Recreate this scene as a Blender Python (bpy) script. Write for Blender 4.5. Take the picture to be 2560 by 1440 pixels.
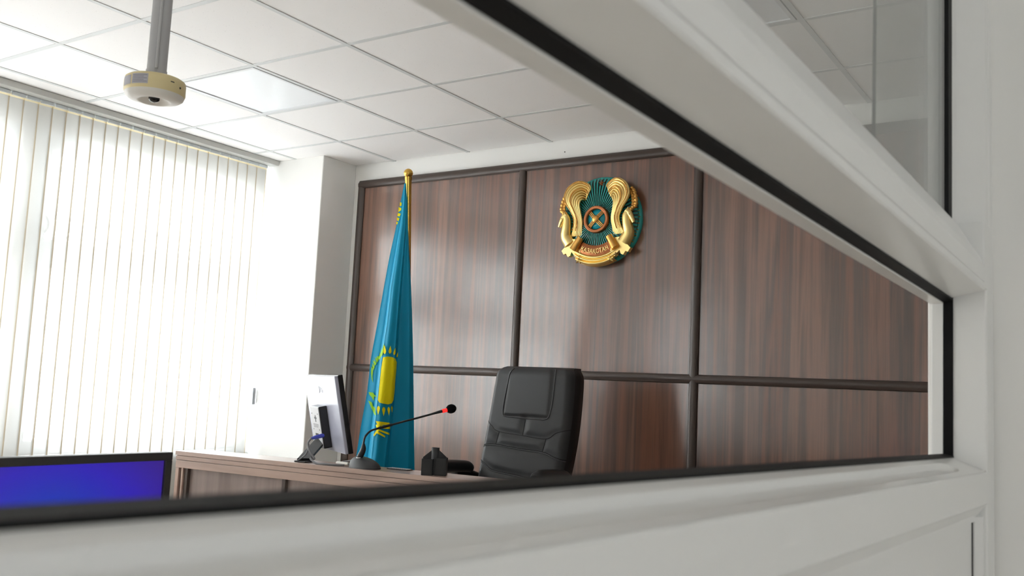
import bpy, math, random
from mathutils import Vector, Matrix

random.seed(7)
S = bpy.context.scene
COL = S.collection
for o in list(bpy.data.objects):
    bpy.data.objects.remove(o)

# ---------------------------------------------------------------- camera
EYE = Vector((0.0, 0.0, 1.32))
F_PX, YAW, PITCH, ROLL = 2348.88, 0.58562, 0.108851, 0.0471718
fwd = Vector((-math.sin(YAW) * math.cos(PITCH), math.cos(YAW) * math.cos(PITCH), math.sin(PITCH)))
rt0 = Vector((math.cos(YAW), math.sin(YAW), 0))
up0 = rt0.cross(fwd)
RT = rt0 * math.cos(ROLL) + up0 * math.sin(ROLL)
UP = up0 * math.cos(ROLL) - rt0 * math.sin(ROLL)
cam_data = bpy.data.cameras.new('camera')
cam = bpy.data.objects.new('camera', cam_data)
COL.objects.link(cam)
cam.matrix_world = Matrix(((RT.x, UP.x, -fwd.x, EYE.x), (RT.y, UP.y, -fwd.y, EYE.y), (RT.z, UP.z, -fwd.z, EYE.z), (0, 0, 0, 1)))
cam_data.sensor_width = 36.0
cam_data.lens = F_PX / 2560.0 * 36.0
cam_data.clip_start = 0.02
cam_data.dof.use_dof = True
cam_data.dof.focus_distance = 4.6
cam_data.dof.aperture_fstop = 10.0
S.camera = cam


def ray(px, py):
    return fwd + RT * ((px - 1280.0) / F_PX) + UP * ((720.0 - py) / F_PX)


def at_depth(px, py, d):
    return EYE + ray(px, py) * d


# ---------------------------------------------------------------- world, light, exposure
W = bpy.data.worlds.new('daylight')
S.world = W
W.use_nodes = True
bg = W.node_tree.nodes['Background']
bg.inputs['Color'].default_value = (0.88, 0.94, 1.0, 1)
bg.inputs['Strength'].default_value = 23.0
S.view_settings.view_transform = 'Standard'
S.view_settings.look = 'None'
S.view_settings.gamma = 1.0
S.view_settings.use_curve_mapping = False
S.view_settings.exposure = 0.56
try:
    S.cycles.max_bounces = 14
    S.cycles.diffuse_bounces = 8
    S.cycles.glossy_bounces = 5
    S.cycles.transparent_max_bounces = 24
    S.cycles.transmission_bounces = 8
    S.cycles.sample_clamp_indirect = 8.0
    S.cycles.use_denoising = True
except Exception:
    pass


def portal(name, y0, y1, z0, z1, x):
    l = bpy.data.lights.new(name, 'AREA')
    l.shape = 'RECTANGLE'
    l.size, l.size_y = abs(z1 - z0), abs(y1 - y0)
    l.cycles.is_portal = True
    o = bpy.data.objects.new(name, l)
    COL.objects.link(o)
    o.location = (x, (y0 + y1) / 2, (z0 + z1) / 2)
    o.rotation_euler = (0, -math.pi / 2, 0)
    return o


# ---------------------------------------------------------------- mesh helpers
class MB:
    """Collects shapes and links them as ONE mesh object."""

    def __init__(self):
        self.v, self.f, self.m, self.s = [], [], [], []
        self.cur, self.smooth = 0, False

    def add(self, vs, fs, smooth=None, mi=None):
        b = len(self.v)
        self.v += [Vector(p) for p in vs]
        for f in fs:
            self.f.append([b + i for i in f])
            self.m.append(self.cur if mi is None else mi)
            self.s.append(self.smooth if smooth is None else smooth)

    def box(self, a, b, T=None):
        x0, y0, z0 = a
        x1, y1, z1 = b
        vs = [(x0, y0, z0), (x1, y0, z0), (x1, y1, z0), (x0, y1, z0), (x0, y0, z1), (x1, y0, z1), (x1, y1, z1), (x0, y1, z1)]
        if T is not None:
            vs = [T @ Vector(p) for p in vs]
        self.add(vs, [(0, 3, 2, 1), (4, 5, 6, 7), (0, 1, 5, 4), (1, 2, 6, 5), (2, 3, 7, 6), (3, 0, 4, 7)], False)

    def prism(self, poly, ax, ay, az, o, l0, l1, smooth=False):
        """poly of 2D points on axes ax, ay, extruded along az from l0 to l1."""
        ax, ay, az, o = Vector(ax), Vector(ay), Vector(az), Vector(o)
        n = len(poly)
        vs = [o + ax * p[0] + ay * p[1] + az * l0 for p in poly] + [o + ax * p[0] + ay * p[1] + az * l1 for p in poly]
        fs = [(i, (i + 1) % n, n + (i + 1) % n, n + i) for i in range(n)]
        self.add(vs, fs, smooth)
        self.add(vs, [tuple(range(n - 1, -1, -1)), tuple(range(n, 2 * n))], False)

    def tube(self, pts, r, n=10, caps=True, flat=1.0, nrm=None):
        pts = [Vector(p) for p in pts]
        rs = r if isinstance(r, (list, tuple)) else [r] * len(pts)
        vs, fs = [], []
        t0 = (pts[1] - pts[0]).normalized()
        ref = Vector(nrm) if nrm is not None else (Vector((0, 0, 1)) if abs(t0.z) < 0.9 else Vector((1, 0, 0)))
        for i, p in enumerate(pts):
            t = (pts[min(i + 1, len(pts) - 1)] - pts[max(i - 1, 0)]).normalized()
            a = (ref - t * ref.dot(t)).normalized()
            if nrm is None:
                ref = a
            b = t.cross(a)
            for k in range(n):
                an = 2 * math.pi * k / n
                vs.append(p + (a * math.cos(an) * flat + b * math.sin(an)) * rs[i])
        for i in range(len(pts) - 1):
            for k in range(n):
                k2 = (k + 1) % n
                fs.append((i * n + k, i * n + k2, (i + 1) * n + k2, (i + 1) * n + k))
        self.add(vs, fs, True)
        if caps:
            self.add(vs[:n], [tuple(range(n - 1, -1, -1))], False)
            self.add(vs[-n:], [tuple(range(n))], False)

    def lathe(self, prof, o, T=None, n=32, smooth=True):
        """prof: (radius, height) list turned about z through o."""
        o = Vector(o)
        vs, fs = [], []
        for (r, h) in prof:
            for k in range(n):
                an = 2 * math.pi * k / n
                p = Vector((r * math.cos(an), r * math.sin(an), h))
                vs.append((T @ p if T is not None else p) + o)
        for i in range(len(prof) - 1):
            for k in range(n):
                k2 = (k + 1) % n
                fs.append((i * n + k, i * n + k2, (i + 1) * n + k2, (i + 1) * n + k))
        self.add(vs, fs, smooth)
        if prof[0][0] > 1e-5:
            self.add(vs[:n], [tuple(range(n - 1, -1, -1))], False)
        if prof[-1][0] > 1e-5:
            self.add(vs[-n:], [tuple(range(n))], False)

    def ball(self, o, r, sx=1, sy=1, sz=1, n=16, m=10):
        prof = [(max(r * math.sin(math.pi * i / m), 1e-5), -r * math.cos(math.pi * i / m)) for i in range(m + 1)]
        self.lathe(prof, o, Matrix.Diagonal((sx, sy, sz)), n)

    def grid(self, fn, nu, nv, smooth=True, mi=None):
        vs = [fn(i / nu, j / nv) for j in range(nv + 1) for i in range(nu + 1)]
        fs = [(j * (nu + 1) + i, j * (nu + 1) + i + 1, (j + 1) * (nu + 1) + i + 1, (j + 1) * (nu + 1) + i) for j in range(nv) for i in range(nu)]
        self.add(vs, fs, smooth, mi)

    def build(self, name, mats, parent=None, bevel=0.0, seg=2, origin=None):
        me = bpy.data.meshes.new(name)
        M = None
        if parent is not None:
            M = PM[parent.name].inverted()
        elif origin is not None:
            M = Matrix.Translation(Vector(origin)).inverted()
        vs = [tuple(M @ p) if M is not None else tuple(p) for p in self.v]
        me.from_pydata(vs, [], self.f)
        if not isinstance(mats, (list, tuple)):
            mats = [mats]
        for m in mats:
            me.materials.append(m)
        me.polygons.foreach_set('material_index', self.m)
        me.polygons.foreach_set('use_smooth', self.s)
        me.update()
        o = bpy.data.objects.new(name, me)
        COL.objects.link(o)
        if parent is not None:
            o.parent = parent
            PM[o.name] = PM[parent.name].copy()
        else:
            if origin is not None:
                o.location = Vector(origin)
            PM[o.name] = Matrix.Translation(Vector(origin)) if origin is not None else Matrix.Identity(4)
        if bevel > 0:
            b = o.modifiers.new('edge', 'BEVEL')
            b.width, b.segments, b.limit_method, b.angle_limit = bevel, seg, 'ANGLE', math.radians(40)
            b.harden_normals = False
        return o


PM = {}      # world matrix of every parent


def thing(name, label, cat, loc, group=None):
    o = bpy.data.objects.new(name, None)
    o.empty_display_size = 0.05
    COL.objects.link(o)
    o.location = Vector(loc)
    PM[o.name] = Matrix.Translation(Vector(loc))
    tag(o, label, cat, group)
    return o


def tag(o, label, cat=None, group=None):
    o['label'] = label
    if cat:
        o['category'] = cat
    if group:
        o['group'] = group
    return o


def struct(o):
    o['kind'] = 'structure'
    return o


def spline(pts, n=8):
    """Catmull-Rom through points (any dimension, as tuples)."""
    P = [tuple(p) for p in pts]
    P = [tuple(2 * a - b for a, b in zip(P[0], P[1]))] + P + [tuple(2 * a - b for a, b in zip(P[-1], P[-2]))]
    out = []
    for i in range(1, len(P) - 2):
        for k in range(n):
            t = k / n
            out.append(tuple(0.5 * (2 * b + (c - a) * t + (2 * a - 5 * b + 4 * c - d) * t * t + (3 * b - a - 3 * c + d) * t ** 3)
                             for a, b, c, d in zip(P[i - 1], P[i], P[i + 1], P[i + 2])))
    out.append(P[-2])
    return out


def lerp(a, b, t):
    return a + (b - a) * t


# ---------------------------------------------------------------- materials
def lin(r, g, b):
    f = lambda c: (c / 255 / 12.92) if c / 255 <= 0.04045 else ((c / 255 + 0.055) / 1.055) ** 2.4
    return (f(r), f(g), f(b), 1)


def mat(name, rgb, rough=0.5, metal=0.0, spec=0.5, coat=0.0, bump=0.0, bscale=60.0, vary=0.0):
    m = bpy.data.materials.new(name)
    m.use_nodes = True
    nt = m.node_tree
    p = nt.nodes['Principled BSDF']
    c = lin(*rgb)
    p.inputs['Base Color'].default_value = c
    p.inputs['Roughness'].default_value = rough
    p.inputs['Metallic'].default_value = metal
    p.inputs['Specular IOR Level'].default_value = spec
    p.inputs['Coat Weight'].default_value = coat
    if bump or vary:
        tc = nt.nodes.new('ShaderNodeTexCoord')
        nz = nt.nodes.new('ShaderNodeTexNoise')
        nz.inputs['Scale'].default_value = bscale
        nz.inputs['Detail'].default_value = 4
        nt.links.new(tc.outputs['Object'], nz.inputs['Vector'])
        if bump:
            b = nt.nodes.new('ShaderNodeBump')
            b.inputs['Strength'].default_value = bump
            b.inputs['Distance'].default_value = 0.002
            nt.links.new(nz.outputs['Fac'], b.inputs['Height'])
            nt.links.new(b.outputs['Normal'], p.inputs['Normal'])
        if vary:
            r = nt.nodes.new('ShaderNodeMapRange')
            r.inputs['To Min'].default_value = 1 - vary
            r.inputs['To Max'].default_value = 1 + vary
            nt.links.new(nz.outputs['Fac'], r.inputs['Value'])
            mx = nt.nodes.new('ShaderNodeVectorMath')
            mx.operation = 'SCALE'
            mx.inputs[0].default_value = c[:3]
            nt.links.new(r.outputs['Result'], mx.inputs['Scale'])
            nt.links.new(mx.outputs['Vector'], p.inputs['Base Color'])
    return m


def wood(name, stops, rough, stretch=0.05, scale=9.0, coat=0.0, axis='z', spec=0.5, bump=0.15):
    """Boards with long streaks along one axis."""
    m = bpy.data.materials.new(name)
    m.use_nodes = True
    nt = m.node_tree
    L, N = nt.links.new, nt.nodes.new
    p = nt.nodes['Principled BSDF']
    tc = N('ShaderNodeTexCoord')
    mp = N('ShaderNodeMapping')
    sc = {'z': (1, 1, stretch), 'x': (stretch, 1, 1)}[axis]
    mp.inputs['Scale'].default_value = sc
    L(tc.outputs['Object'], mp.inputs['Vector'])
    n1 = N('ShaderNodeTexNoise')
    n1.inputs['Scale'].default_value = scale
    n1.inputs['Detail'].default_value = 5
    n1.inputs['Roughness'].default_value = 0.55
    n1.inputs['Distortion'].default_value = 0.35
    L(mp.outputs['Vector'], n1.inputs['Vector'])
    n2 = N('ShaderNodeTexNoise')
    n2.inputs['Scale'].default_value = scale * 7
    n2.inputs['Detail'].default_value = 6
    n2.inputs['Roughness'].default_value = 0.65
    L(mp.outputs['Vector'], n2.inputs['Vector'])
    mx = N('ShaderNodeMix')
    mx.data_type = 'FLOAT'
    mx.inputs['Factor'].default_value = 0.17
    L(n1.outputs['Fac'], mx.inputs['A'])
    L(n2.outputs['Fac'], mx.inputs['B'])
    cr = N('ShaderNodeValToRGB')
    e = cr.color_ramp.elements
    e[0].position, e[0].color = stops[0][0], lin(*stops[0][1])
    e[1].position, e[1].color = stops[-1][0], lin(*stops[-1][1])
    for pos, c in stops[1:-1]:
        k = e.new(pos)
        k.color = lin(*c)
    L(mx.outputs['Result'], cr.inputs['Fac'])
    L(cr.outputs['Color'], p.inputs['Base Color'])
    p.inputs['Roughness'].default_value = rough
    p.inputs['Specular IOR Level'].default_value = spec
    p.inputs['Coat Weight'].default_value = coat
    p.inputs['Coat Roughness'].default_value = 0.18
    p.inputs['Coat IOR'].default_value = 1.7
    b = N('ShaderNodeBump')
    b.inputs['Strength'].default_value = bump
    b.inputs['Distance'].default_value = 0.0008
    L(n2.outputs['Fac'], b.inputs['Height'])
    L(b.outputs['Normal'], p.inputs['Normal'])
    return m


def emit(name, rgb, strength):
    m = mat(name, rgb, 0.5)
    p = m.node_tree.nodes['Principled BSDF']
    p.inputs['Emission Color'].default_value = lin(*rgb)
    p.inputs['Emission Strength'].default_value = strength
    return m


def glass(name, ior, tint=(1, 1, 1)):
    m = bpy.data.materials.new(name)
    m.use_nodes = True
    nt = m.node_tree
    nt.nodes.clear()
    N, L = nt.nodes.new, nt.links.new
    out, mx, tr, gl, lw = N('ShaderNodeOutputMaterial'), N('ShaderNodeMixShader'), N('ShaderNodeBsdfTransparent'), N('ShaderNodeBsdfGlossy'), N('ShaderNodeLayerWeight')
    lw.inputs['Blend'].default_value = 0.5
    pw, fr = N('ShaderNodeMath'), N('ShaderNodeMapRange')
    pw.operation = 'POWER'
    pw.inputs[1].default_value = 5.0
    r0 = ((ior - 1) / (ior + 1)) ** 2
    fr.inputs['To Min'].default_value = r0
    L(lw.outputs['Facing'], pw.inputs[0])
    L(pw.outputs['Value'], fr.inputs['Value'])
    tr.inputs['Color'].default_value = (*tint, 1)
    gl.inputs['Roughness'].default_value = 0.0
    L(fr.outputs['Result'], mx.inputs['Fac'])
    L(tr.outputs['BSDF'], mx.inputs[1])
    L(gl.outputs['BSDF'], mx.inputs[2])
    L(mx.outputs['Shader'], out.inputs['Surface'])
    return m


def sheer(name, rgb, open_, thru=1.0):
    """Blind fabric: lets light through, part of it straight through the weave."""
    m = bpy.data.materials.new(name)
    m.use_nodes = True
    nt = m.node_tree
    nt.nodes.clear()
    N, L = nt.nodes.new, nt.links.new
    out, mx, mx2 = N('ShaderNodeOutputMaterial'), N('ShaderNodeMixShader'), N('ShaderNodeMixShader')
    tl, df, tr = N('ShaderNodeBsdfTranslucent'), N('ShaderNodeBsdfDiffuse'), N('ShaderNodeBsdfTransparent')
    c = lin(*rgb)
    tl.inputs['Color'].default_value = (c[0] * thru, c[1] * thru, c[2] * thru, 1)
    df.inputs['Color'].default_value = c
    tr.inputs['Color'].default_value = (1, 0.97, 0.92, 1)
    mx.inputs['Fac'].default_value = 0.5
    L(tl.outputs['BSDF'], mx.inputs[1])
    L(df.outputs['BSDF'], mx.inputs[2])
    mx2.inputs['Fac'].default_value = open_
    L(mx.outputs['Shader'], mx2.inputs[1])
    L(tr.outputs['BSDF'], mx2.inputs[2])
    L(mx2.outputs['Shader'], out.inputs['Surface'])
    return m


def ceiling_tile_mat():
    m = mat('ceiling_tile', (246, 244, 243), 0.9, spec=0.2)
    nt = m.node_tree
    N, L = nt.nodes.new, nt.links.new
    p = nt.nodes['Principled BSDF']
    tc = N('ShaderNodeTexCoord')
    n = N('ShaderNodeTexVoronoi')
    n.inputs['Scale'].default_value = 75
    n2 = N('ShaderNodeTexNoise')
    n2.inputs['Scale'].default_value = 40
    L(tc.outputs['Object'], n.inputs['Vector'])
    L(tc.outputs['Object'], n2.inputs['Vector'])
    r = N('ShaderNodeMapRange')
    r.inputs['From Min'].default_value = 0.05
    r.inputs['From Max'].default_value = 0.11
    L(n.outputs['Distance'], r.inputs['Value'])
    r2 = N('ShaderNodeMapRange')
    r2.inputs['From Min'].default_value = 0.5
    r2.inputs['From Max'].default_value = 0.62
    L(n2.outputs['Fac'], r2.inputs['Value'])
    mn = N('ShaderNodeMath')
    mn.operation = 'MAXIMUM'
    inv = N('ShaderNodeMath')
    inv.operation = 'SUBTRACT'
    inv.inputs[0].default_value = 1
    L(r2.outputs['Result'], inv.inputs[1])
    L(r.outputs['Result'], mn.inputs[0])
    L(inv.outputs['Value'], mn.inputs[1])
    cx = N('ShaderNodeMix')
    cx.data_type = 'RGBA'
    cx.inputs['A'].default_value = lin(176, 172, 170)
    cx.inputs['B'].default_value = lin(246, 244, 243)
    L(mn.outputs['Value'], cx.inputs['Factor'])
    L(cx.outputs['Result'], p.inputs['Base Color'])
    return m


def screen_mat():
    m = bpy.data.materials.new('lit_screen')
    m.use_nodes = True
    nt = m.node_tree
    N, L = nt.nodes.new, nt.links.new
    p = nt.nodes['Principled BSDF']
    tc, mp, gr, cr = N('ShaderNodeTexCoord'), N('ShaderNodeMapping'), N('ShaderNodeTexGradient'), N('ShaderNodeValToRGB')
    gr.gradient_type = 'SPHERICAL'
    mp.inputs['Location'].default_value = (0, -0.11, -2.10)
    mp.inputs['Scale'].default_value = (0.1, 3.6, 6.4)
    mp.vector_type = 'POINT'
    L(tc.outputs['Object'], mp.inputs['Vector'])
    L(mp.outputs['Vector'], gr.inputs['Vector'])
    L(gr.outputs['Fac'], cr.inputs['Fac'])
    e = cr.color_ramp.elements
    e[0].color, e[1].color = lin(58, 32, 146), lin(0, 62, 184)
    k = e.new(0.4)
    k.color = lin(48, 32, 190)
    L(cr.outputs['Color'], p.inputs['Emission Color'])
    p.inputs['Emission Strength'].default_value = 0.56
    p.inputs['Base Color'].default_value = (0.004, 0.004, 0.006, 1)
    p.inputs['Roughness'].default_value = 0.35
    return m


M = {
    'wall': mat('white_wall_paint', (242, 241, 238), 0.85, spec=0.3, bump=0.06, bscale=120),
    'tile': ceiling_tile_mat(),
    'grid': mat('ceiling_grid_paint', (214, 216, 216), 0.6),
    'floor': mat('grey_vinyl_floor', (226, 219, 210), 0.5, vary=0.06, bscale=8),
    'panel': wood('walnut_panel', [(0.34, (52, 36, 29)), (0.42, (82, 58, 47)), (0.48, (124, 82, 63)), (0.53, (92, 70, 60)), (0.59, (134, 95, 76)), (0.68, (88, 64, 53))], 0.34, 0.03, 4.6, coat=1.0, bump=0.05),
    'mould': mat('dark_brown_moulding', (74, 62, 56), 0.36, coat=0.1),
    'bench': wood('taupe_bench_wood', [(0.3, (142, 118, 108)), (0.5, (166, 140, 128)), (0.7, (180, 154, 141))], 0.33, 0.05, 10.0, axis='x', coat=0.5, bump=0.05),
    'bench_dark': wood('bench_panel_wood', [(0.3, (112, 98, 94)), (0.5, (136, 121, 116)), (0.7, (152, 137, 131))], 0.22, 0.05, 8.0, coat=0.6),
    'dark': mat('dark_gap', (30, 24, 22), 0.6),
    'pvc': mat('white_pvc_frame', (232, 232, 230), 0.28, spec=0.5, coat=0.1),
    'seal': mat('black_rubber_seal', (9, 9, 9), 0.6, spec=0.2),
    'glass': glass('clear_pane', 1.32, (0.96, 0.97, 0.965)),
    'glass2': glass('second_pane', 1.32, (0.92, 0.935, 0.93)),
    'winglass': glass('window_glass', 1.15),
    'gedge': mat('green_glass_edge', (30, 44, 42), 0.2),
    'slat': sheer('sheer_blind_fabric', (244, 243, 238), 0.10, 0.20),
    'slat_edge': sheer('stitched_blind_edge', (238, 224, 198), 0.0, 0.24),
    'hem': sheer('blind_hem_fabric', (238, 222, 184), 0.04, 0.6),
    'rail': mat('blind_rail_metal', (196, 196, 192), 0.45),
    'clip': mat('clear_plastic_clip', (220, 226, 230), 0.25),
    'cordwt': mat('grey_plastic_weight', (150, 152, 156), 0.4),
    'winframe': mat('white_window_frame', (228, 232, 236), 0.4),
    'iron': mat('dark_iron_grille', (60, 58, 56), 0.6),
    'ground': mat('outside_snowlight_ground', (210, 210, 208), 0.9),
    'gold': mat('polished_gold', (255, 226, 150), 0.32, metal=1.0),
    'golddk': mat('antique_gold', (236, 182, 100), 0.38, metal=1.0),
    'copper': mat('copper_bronze', (176, 112, 74), 0.32, metal=1.0),
    'teal': mat('teal_enamel', (34, 158, 152), 0.3, coat=0.4),
    'teal_b': mat('bright_teal_enamel', (0, 172, 190), 0.25, coat=0.4),
    'groovedk': mat('dark_ray_groove', (58, 84, 76), 0.4, metal=0.3),
    'brass': mat('flagpole_brass', (214, 172, 84), 0.2, metal=1.0),
    'flag': mat('sky_blue_satin', (0, 156, 198), 0.5, spec=0.35, bump=0.12, bscale=900),
    'yellow': mat('yellow_print', (255, 236, 0), 0.6, spec=0.3),
    'lime': mat('lime_print', (150, 205, 30), 0.6, spec=0.3),
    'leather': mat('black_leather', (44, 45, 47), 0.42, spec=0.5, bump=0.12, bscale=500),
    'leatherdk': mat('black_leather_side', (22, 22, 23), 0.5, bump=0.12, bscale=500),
    'piping': mat('leather_piping', (62, 63, 65), 0.4),
    'seam': mat('dark_seam', (10, 10, 11), 0.7),
    'plastic': mat('black_plastic', (24, 25, 26), 0.42),
    'plasticm': mat('charcoal_plastic', (52, 53, 55), 0.45),
    'foam': mat('black_foam', (16, 16, 17), 0.95, spec=0.1, bump=0.6, bscale=1200),
    'ring': emit('red_indicator_ring', (255, 40, 36), 0.9),
    'chrome': mat('chrome', (210, 210, 212), 0.2, metal=1.0),
    'silver': mat('silver_monitor_shell', (178, 180, 196), 0.34, spec=0.5, coat=0.2),
    'gloss_black': mat('gloss_black_bezel', (26, 25, 27), 0.2),
    'bezel': mat('matt_black_bezel', (44, 42, 42), 0.4),
    'screen': screen_mat(),
    'off': mat('dark_screen', (8, 8, 10), 0.12),
    'logo': mat('white_logo', (245, 245, 248), 0.3),
    'portpl': mat('pale_port_plate', (205, 205, 206), 0.45),
    'blue': mat('blue_plug', (32, 52, 190), 0.45),
    'cable': mat('grey_cable', (120, 120, 124), 0.5),
    'whitepl': mat('white_plastic', (225, 222, 216), 0.45),
    'cream': mat('aged_cream_plastic', (222, 206, 158), 0.45),
    'conduit': mat('grey_white_conduit', (176, 176, 178), 0.5),
    'sticker': mat('silver_sticker', (178, 176, 184), 0.4),
    'ink': mat('sticker_print', (120, 118, 128), 0.6),
    'lens': mat('black_lens', (6, 6, 8), 0.08),
    'diffuser': mat('prismatic_diffuser', (240, 243, 247), 0.4, spec=0.6, coat=0.15, bump=0.3, bscale=420),
    'ltframe': mat('light_frame_paint', (222, 224, 226), 0.5),
    'desk': mat('beech_desk', (168, 140, 112), 0.45),
}

CEIL = 2.788
BACK = 4.611
X0, Y0, T = -2.232, 2.877, 0.6      # ceiling grid

# ================================================================= room shell
b = MB(); b.box((-5.3, -4.2, -0.1), (3.2, 4.75, 0.0)); struct(b.build('floor', M['floor']))
b = MB(); b.box((-5.6, BACK, 0), (3.2, BACK + 0.15, CEIL + 0.3)); struct(b.build('wall_back', M['wall']))
RW = (-2.1, -1.45, 1.28, 2.0)        # unseen window added in the right wall to light the partition
b = MB()
b.box((3.0, -4.2, 0), (3.2, RW[0], CEIL + 0.3)); b.box((3.0, RW[1], 0), (3.2, BACK, CEIL + 0.3))
b.box((3.0, RW[0], 0), (3.2, RW[1], RW[2])); b.box((3.0, RW[0], RW[3]), (3.2, RW[1], CEIL + 0.3))
struct(b.build('wall_right', M['wall']))
b = MB(); b.box((-5.2, -4.2, 0), (3.0, -4.05, CEIL + 0.3)); struct(b.build('wall_rear', M['wall']))
# pilaster in the corner
b = MB(); b.box((-5.2, 4.30, 0), (-4.37, BACK, CEIL)); struct(b.build('column', M['wall'], bevel=0.006))
# end wall the glazed partition meets
b = MB(); b.box((-0.262, 1.5565, 0), (3.0, 1.70, CEIL)); struct(b.build('wall_front', M['wall'], bevel=0.006))

# left wall with window openings
WINS = [(2.735, 4.285), (0.03, 2.64), (-3.3, -1.5)]
WZ0, WZ1 = 0.86, 2.62
XW0, XW1 = -5.12, -4.93
b = MB()
b.box((XW0, -4.2, 0), (XW1, BACK, WZ0))
b.box((XW0, -4.2, WZ1), (XW1, BACK, CEIL + 0.3))
ys = sorted([-4.2, BACK] + [y for w in WINS for y in w])
for i in range(0, len(ys), 2):
    b.box((XW0, ys[i], WZ0), (XW1, ys[i + 1], WZ1))
struct(b.build('wall_left', M['wall']))

# ceiling: tiles inside a metal grid
xs_ = [-5.2] + [X0 + T * i for i in range(-4, 9)] + [3.0]
ys_ = [-4.2] + [Y0 + T * j for j in range(-11, 3)] + [BACK]
LIGHTS = [(-3, 0), (1, 0)]
light_tiles = {(i, j) for i, j in LIGHTS}
b = MB()
g = 0.0117
for a in range(len(xs_) - 1):
    for c in range(len(ys_) - 1):
        i, j = round((xs_[a] - X0) / T), round((ys_[c] - Y0) / T)
        if a > 0 and c > 0 and (i, j) in light_tiles:
            continue
        x0, x1, y0, y1 = xs_[a] + g, xs_[a + 1] - g, ys_[c] + g, ys_[c + 1] - g
        if x1 - x0 < 0.01 or y1 - y0 < 0.01:
            continue
        b.box((x0, y0, CEIL - 0.001), (x1, y1, CEIL + 0.014))
b.box((-5.2, -4.2, CEIL + 0.02), (3.2, 4.75, CEIL + 0.12))
struct(b.build('ceiling', M['tile']))
b = MB()
h = 0.0115
for x in xs_[1:-1]:
    b.box((x - h, -4.05, CEIL - 0.004), (x + h, BACK, CEIL + 0.013))
for y in ys_[1:-1]:
    for a in range(len(xs_) - 1):
        b.box((xs_[a] + h, y - h, CEIL - 0.0035), (xs_[a + 1] - h, y + h, CEIL + 0.013))
struct(b.build('trim_1', M['grid']))


def ceiling_light(i, j, label):
    cx, cy = X0 + T * (i + 0.5), Y0 + T * (j + 0.5)
    t = thing('ceiling_light', label, 'ceiling light', (cx, cy, CEIL), 'recessed square ceiling lights')
    b = MB()
    e, w = 0.284, 0.016
    for (ax, ay, bx, by) in ((-e, -e, e, -e + w), (-e, e - w, e, e), (-e, -e + w, -e + w, e - w), (e - w, -e + w, e, e - w)):
        b.box((cx + ax, cy + ay, CEIL - 0.006), (cx + bx, cy + by, CEIL + 0.012))
    b.build('light_frame', M['ltframe'], t)
    b = MB()
    b.box((cx - e + w, cy - e + w, CEIL - 0.001), (cx + e - w, cy + e - w, CEIL + 0.006))
    b.build('diffuser', M['diffuser'], t)
    return t


ceiling_light(-3, 0, 'bright square ceiling light beyond the hanging ceiling camera')
ceiling_light(1, 0, 'dim square ceiling light seen through the upper glass pane')

# ================================================================= windows
XG = -5.02
for k, (y0, y1) in enumerate(WINS):
    t = struct(thing('window_%d' % (k + 1), 'white framed window %s' % ('in the left wall beside the column' if k == 0 else 'further along the left wall'), None, (XG, (y0 + y1) / 2, WZ0)))
    b = MB()
    fw_ = 0.105
    x0, x1 = XG - 0.035, XG + 0.035
    b.box((x0, y0, WZ0), (x1, y0 + fw_, WZ1)); b.box((x0, y1 - fw_, WZ0), (x1, y1, WZ1))
    b.box((x0, y0 + fw_, WZ0), (x1, y1 - fw_, WZ0 + 0.07)); b.box((x0, y0 + fw_, WZ1 - 0.1), (x1, y1 - fw_, WZ1))
    b.box((x0, y0 + fw_, 1.876), (x1, y1 - fw_, 2.034))
    b.build('window_frame', M['winframe'], t, bevel=0.006)
    b = MB()
    for z0, z1 in ((WZ0 + 0.07, 1.876), (2.034, WZ1 - 0.1)):
        b.box((XG - 0.004, y0 + fw_, z0), (XG + 0.004, y1 - fw_, z1))
    b.build('window_pane', M['winglass'], t)
    b = MB(); b.box((XW1 - 0.06, y0, WZ0 - 0.03), (XW1 + 0.05, y1, WZ0)); b.build('window_sill', M['winframe'], t, bevel=0.005)
    portal('window_daylight', y0 + fw_, y1 - fw_, WZ0 + 0.07, WZ1 - 0.1, XG - 0.06)

t = struct(thing('window_4', 'small white framed window added out of view in the right wall as fill light', None, (3.1, -1.8, RW[2])))
b = MB()
for a_, c_, d_, e_ in ((RW[0], RW[2], RW[0] + 0.06, RW[3]), (RW[1] - 0.06, RW[2], RW[1], RW[3]), (RW[0] + 0.06, RW[2], RW[1] - 0.06, RW[2] + 0.06), (RW[0] + 0.06, RW[3] - 0.06, RW[1] - 0.06, RW[3])):
    b.box((3.06, a_, c_), (3.13, d_, e_))
b.build('window_frame', M['winframe'], t)
b = MB(); b.box((3.09, RW[0] + 0.06, RW[2] + 0.06), (3.098, RW[1] - 0.06, RW[3] - 0.06)); b.build('window_pane', M['winglass'], t)
pr_ = portal('window_daylight', RW[0] + 0.06, RW[1] - 0.06, RW[2] + 0.06, RW[3] - 0.06, 3.15)  # sky portal for the added fill window
pr_.rotation_euler = (0, math.pi / 2, 0)

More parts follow.
